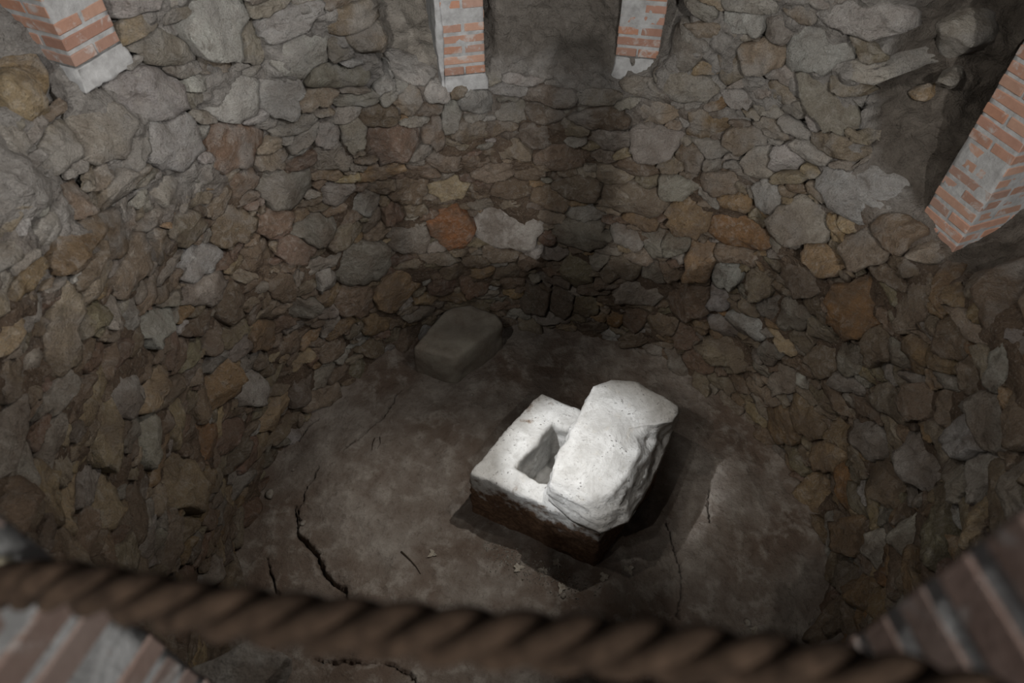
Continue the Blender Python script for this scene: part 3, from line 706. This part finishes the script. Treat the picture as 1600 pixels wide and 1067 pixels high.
# ------------------------------------------------------------------ rope across the foreground
def rope(pts, R, name, label):
    P = np.array(pts); n = 260
    t = np.linspace(0, len(P) - 1, n); out = []
    def cr(t):
        i = min(int(t), len(P) - 2); f = t - i; p0 = P[max(i - 1, 0)]; p1 = P[i]; p2 = P[i + 1]; p3 = P[min(i + 2, len(P) - 1)]
        return .5 * ((2 * p1) + (-p0 + p2) * f + (2 * p0 - 5 * p1 + 4 * p2 - p3) * f * f + (-p0 + 3 * p1 - 3 * p2 + p3) * f ** 3)
    C = np.array([cr(q) for q in t]); T = np.gradient(C, axis=0); T /= np.linalg.norm(T, axis=1, keepdims=True)
    up = np.array((0, 0, 1.)); S = np.cross(T, up); S /= np.linalg.norm(S, axis=1, keepdims=True); U = np.cross(S, T)
    L = np.concatenate([[0], np.cumsum(np.linalg.norm(np.diff(C, axis=0), axis=1))])
    root = bpy.data.objects.new(name, None); COL.objects.link(root); tag(root, label, 'rope')
    m = 12
    for st in range(3):
        a = L / (R * 6.2) * 2 * math.pi + st * 2 * math.pi / 3
        c = C + .5 * R * (np.cos(a)[:, None] * S + np.sin(a)[:, None] * U)
        V = []
        for k in range(m):
            b = 2 * math.pi * k / m
            V.append(c + .56 * R * (math.cos(b) * S + math.sin(b) * U))
        V = np.stack(V, 1).reshape(-1, 3)
        F = [(i * m + k, i * m + (k + 1) % m, (i + 1) * m + (k + 1) % m, (i + 1) * m + k) for i in range(n - 1) for k in range(m)]
        F += [tuple(range(m - 1, -1, -1)), tuple((n - 1) * m + k for k in range(m))]
        link('strand', mesh('strand', V, F, M_ROPE), root)
    return root
def at(x, y, dz):                         # offset from the viewer's eye
    return (x, y, 4.15 + dz)
ROPE = [at(-.405, .206, -.545), at(-.33, .19, -.505), at(-.19, .16, -.475), at(-.05, .143, -.462), at(.10, .13, -.455), at(.22, .11, -.443), at(.298, .085, -.432)]
rope(ROPE, .0185, 'rope', 'thick twisted brown rope strung across the foreground')

def torus(R, r, n=28, m=10):
    V = []; F = []
    for i in range(n):
        a = 2 * math.pi * i / n
        for k in range(m):
            b = 2 * math.pi * k / m; q = R + r * math.cos(b)
            V.append((q * math.cos(a), q * math.sin(a), r * math.sin(b)))
    for i in range(n):
        for k in range(m): F.append((i * m + k, ((i + 1) % n) * m + k, ((i + 1) % n) * m + (k + 1) % m, i * m + (k + 1) % m))
    return V, F
V, F = torus(.016, .006)
o = link('wall_ring', mesh('wall_ring', V, F, M_BRASS), None, at(-.418, .212, -.55)); o.rotation_euler = (1.2, .3, .4)
tag(o, 'pale brass ring on the near left pier holding the rope', 'ring')

# ------------------------------------------------------------------ loose things on the floor
def leaf_mesh(seed):
    r = random.Random(seed); n = 18; V = [(0, 0, .004)]; 
    for k in range(n):
        a = 2 * math.pi * k / n; lobes = .45 + .55 * abs(math.cos(1.5 * a + seed)); q = .027 * lobes * r.uniform(.6, 1.3)
        V.append((q * 1.25 * math.cos(a), q * math.sin(a), .004 + .012 * r.random() * lobes))
    top = len(V); V += [(x, y, z - .0015) for x, y, z in V]
    F = [(0, 1 + k, 1 + (k + 1) % n) for k in range(n)] + [(top, top + 1 + (k + 1) % n, top + 1 + k) for k in range(n)]
    F += [(1 + k, top + 1 + k, top + 1 + (k + 1) % n, 1 + (k + 1) % n) for k in range(n)]
    return mesh('dry_leaf', V, F, M_LEAF, False)
LEAVES = [(.04, 1.679, 'dry pale leaf at the left end of the litter before the chest'), (.28, 1.711, 'dry leaf close under the chest front face'),
          (.304, 1.551, 'pale lobed leaf right of the litter before the chest'), (.564, 1.622, 'pale leaf just below the near corner of the chest'),
          (.728, 1.67, 'faint leaf right of the near corner of the chest'), (.40, 1.33, 'crumpled leaf lying nearest the rope'),
          (1.427, 1.306, 'lone grey leaf on the dark floor at the right'), (.199, 1.66, 'small dry leaf in the middle of the litter before the chest'),
          (-.501, 1.769, 'grey leaf beside the dark twig')]
for k, (x, y, lab) in enumerate(LEAVES):
    o = link('dry_leaf', leaf_mesh(k), None, (x, y, floor_z(x, y) + .002)); o.rotation_euler = (random.gauss(0, .1), random.gauss(0, .1), random.uniform(0, 6)); o.scale = (1.05,) * 3
    tag(o, lab, 'leaf', 'dry leaves on the pit floor')
def twig(pts, r, name, label):
    P = np.array(pts); V = []; m = 6
    for i, p in enumerate(P):
        q = r * (1 - .5 * i / (len(P) - 1))
        for k in range(m):
            a = 2 * math.pi * k / m; V.append((p[0] + q * math.cos(a) * .7, p[1] + q * math.cos(a) * .7, p[2] + q * math.sin(a) + q))
    F = [(i * m + k, i * m + (k + 1) % m, (i + 1) * m + (k + 1) % m, (i + 1) * m + k) for i in range(len(P) - 1) for k in range(m)]
    F += [tuple(range(m - 1, -1, -1)), tuple((len(P) - 1) * m + k for k in range(m))]
    return tag(link(name, mesh(name, V, F, M_TWIG)), label, 'twig')
fz = lambda x, y: (x, y, floor_z(x, y))
twig([fz(-.70, 1.782), fz(-.665, 1.752), fz(-.633, 1.724), fz(-.60, 1.69), fz(-.566, 1.642)], .006, 'twig', 'short dark twig on the bare floor left of the chest')
twig([fz(-.975, 2.62), fz(-.985, 2.57), fz(-.98, 2.52)], .006, 'twig', 'bent dark root sticking out of the floor near the long crack')
twig([fz(-.94, 2.63), fz(-.93, 2.58), fz(-.945, 2.53)], .004, 'twig', 'thin pale root beside the bent dark root')
def pebble_mesh(seed):
    r = np.random.default_rng(seed); bm = bmesh.new(); bmesh.ops.create_icosphere(bm, subdivisions=2, radius=1)
    co = np.array([v.co[:] for v in bm.verts]); co = co * (1 + .25 * fbm(co + seed, 1.5, 3))[:, None] * np.array((1, .8, .6))
    for v, c in zip(bm.verts, co): v.co = c
    me = bpy.data.meshes.new('pebble'); bm.to_mesh(me); bm.free(); me.materials.append(M_PEBBLE)
    me.polygons.foreach_set('use_smooth', [True] * len(me.polygons)); return me
PEB = [(-1.50, 2.36, .011, 'tiny white pebble near the left wall foot'), (-1.36, 1.98, .02, 'reddish brown pebble left of the main crack'), (1.40, 1.36, .024, 'brown pebble on the right floor beside the lone leaf'),
       (-.30, 3.0, .016, 'small pebble in front of the squared block'), (.31, 1.50, .02, 'brown pebble beside the lobed leaf'), (-1.62, 2.18, .035, 'fist-sized stone at the foot of the left wall')]
for k, (x, y, r, lab) in enumerate(PEB):
    o = link('pebble', pebble_mesh(k), None, (x, y, floor_z(x, y) + .4 * r)); o.scale = (r, r, r); o.rotation_euler = (0, 0, k)
    tag(o, lab, 'pebble', 'loose pebbles on the pit floor')
# crumbs of soil and leaf litter in front of the chest
V = []; F = []
for k in range(420):
    t = random.random(); x = lerp(-.15, .45, t) + random.gauss(0, .06); y = lerp(1.80, 1.53, t) + max(-.12, min(.05, random.gauss(0, .05)))
    z = floor_z(x, y); r = random.uniform(.003, .010); b = len(V)
    for dx, dy, dz in ((1, 0, 0), (-.5, .8, 0), (-.5, -.8, 0), (0, 0, 1.2)):
        V.append((x + r * (dx + random.gauss(0, .3)), y + r * (dy + random.gauss(0, .3)), z + r * dz))
    F += [(b, b + 1, b + 3), (b + 1, b + 2, b + 3), (b + 2, b, b + 3), (b + 2, b + 1, b)]
tag(link('soil_crumbs', mesh('soil_crumbs', V, F, M_PEBBLE, False)), 'crumbs of soil and leaf litter in front of the chest', 'litter', kind='stuff')

# rubble lying on the wall tops
def boulder(x, y, z, sx, sy, sz, rz, col, label, seed):
    r = np.random.default_rng(seed); bm = bmesh.new(); bmesh.ops.create_icosphere(bm, subdivisions=4, radius=1)
    co = np.array([v.co[:] for v in bm.verts])
    for _ in range(9):                   # chip flat faces off the lump
        d = r.normal(size=3); d /= np.linalg.norm(d); h = r.uniform(.62, .88)
        e = co @ d - h; m = e > 0; co[m] -= e[m][:, None] * d
    co = co * (1 + .10 * fbm(co + seed * 3.1, 2.2, 4))[:, None]
    for v, c in zip(bm.verts, co): v.co = (c[0] * sx, c[1] * sy, c[2] * sz)
    me = bpy.data.meshes.new('rubble_stone'); bm.to_mesh(me); bm.free(); me.materials.append(M_STONE)
    me.polygons.foreach_set('use_smooth', [True] * len(me.polygons))
    o = link('rubble_stone', me, None, (x, y, z)); o.rotation_euler = (0, 0, rz); o.color = (*PAL[col], 1)
    return tag(o, label, 'stone', 'loose stones on the wall top')

boulder(-.83, .56, 1.93, .17, .12, .10, .5, 'P', 'pale broken stone on the wall top below the rope at lower left', 3)
boulder(-.60, .44, 1.88, .12, .10, .10, 1.2, 'T', 'brownish stone beside the pale one below the rope at lower left', 4)
boulder(-1.84, 1.42, 2.16, .10, .15, .10, .3, 'P', 'light grey stone on the wall top at the left edge', 5)
boulder(-1.78, 1.13, 2.10, .10, .13, .10, .2, 'G', 'grey stone on the wall top above the near left pier', 6)
boulder(2.10, 1.70, 2.04, .09, .13, .10, .1, 'P', 'light stone on the wall top at the right edge', 7)
boulder(2.10, 3.16, 2.66, .19, .16, .12, .7, 'G', 'big grey boulder high in the earth bank behind the right pier', 8)
boulder(-.80, 3.62, 2.42, .13, .11, .12, .4, 'T', 'jutting brown-grey stone at the broken end of the upper left wall', 9)
boulder(-1.86, 2.33, 2.78, .12, .12, .13, .4, 'Y', 'ochre stone on the wall top beside the far left pier', 10)
boulder(1.99, 3.06, 2.42, .07, .05, .045, .2, 'X', 'small ochre stone stuck in the dark earth recess', 11)
boulder(2.06, 3.02, 2.52, .12, .06, .04, .9, 'G', 'flat grey stone under the big boulder in the earth bank', 12)
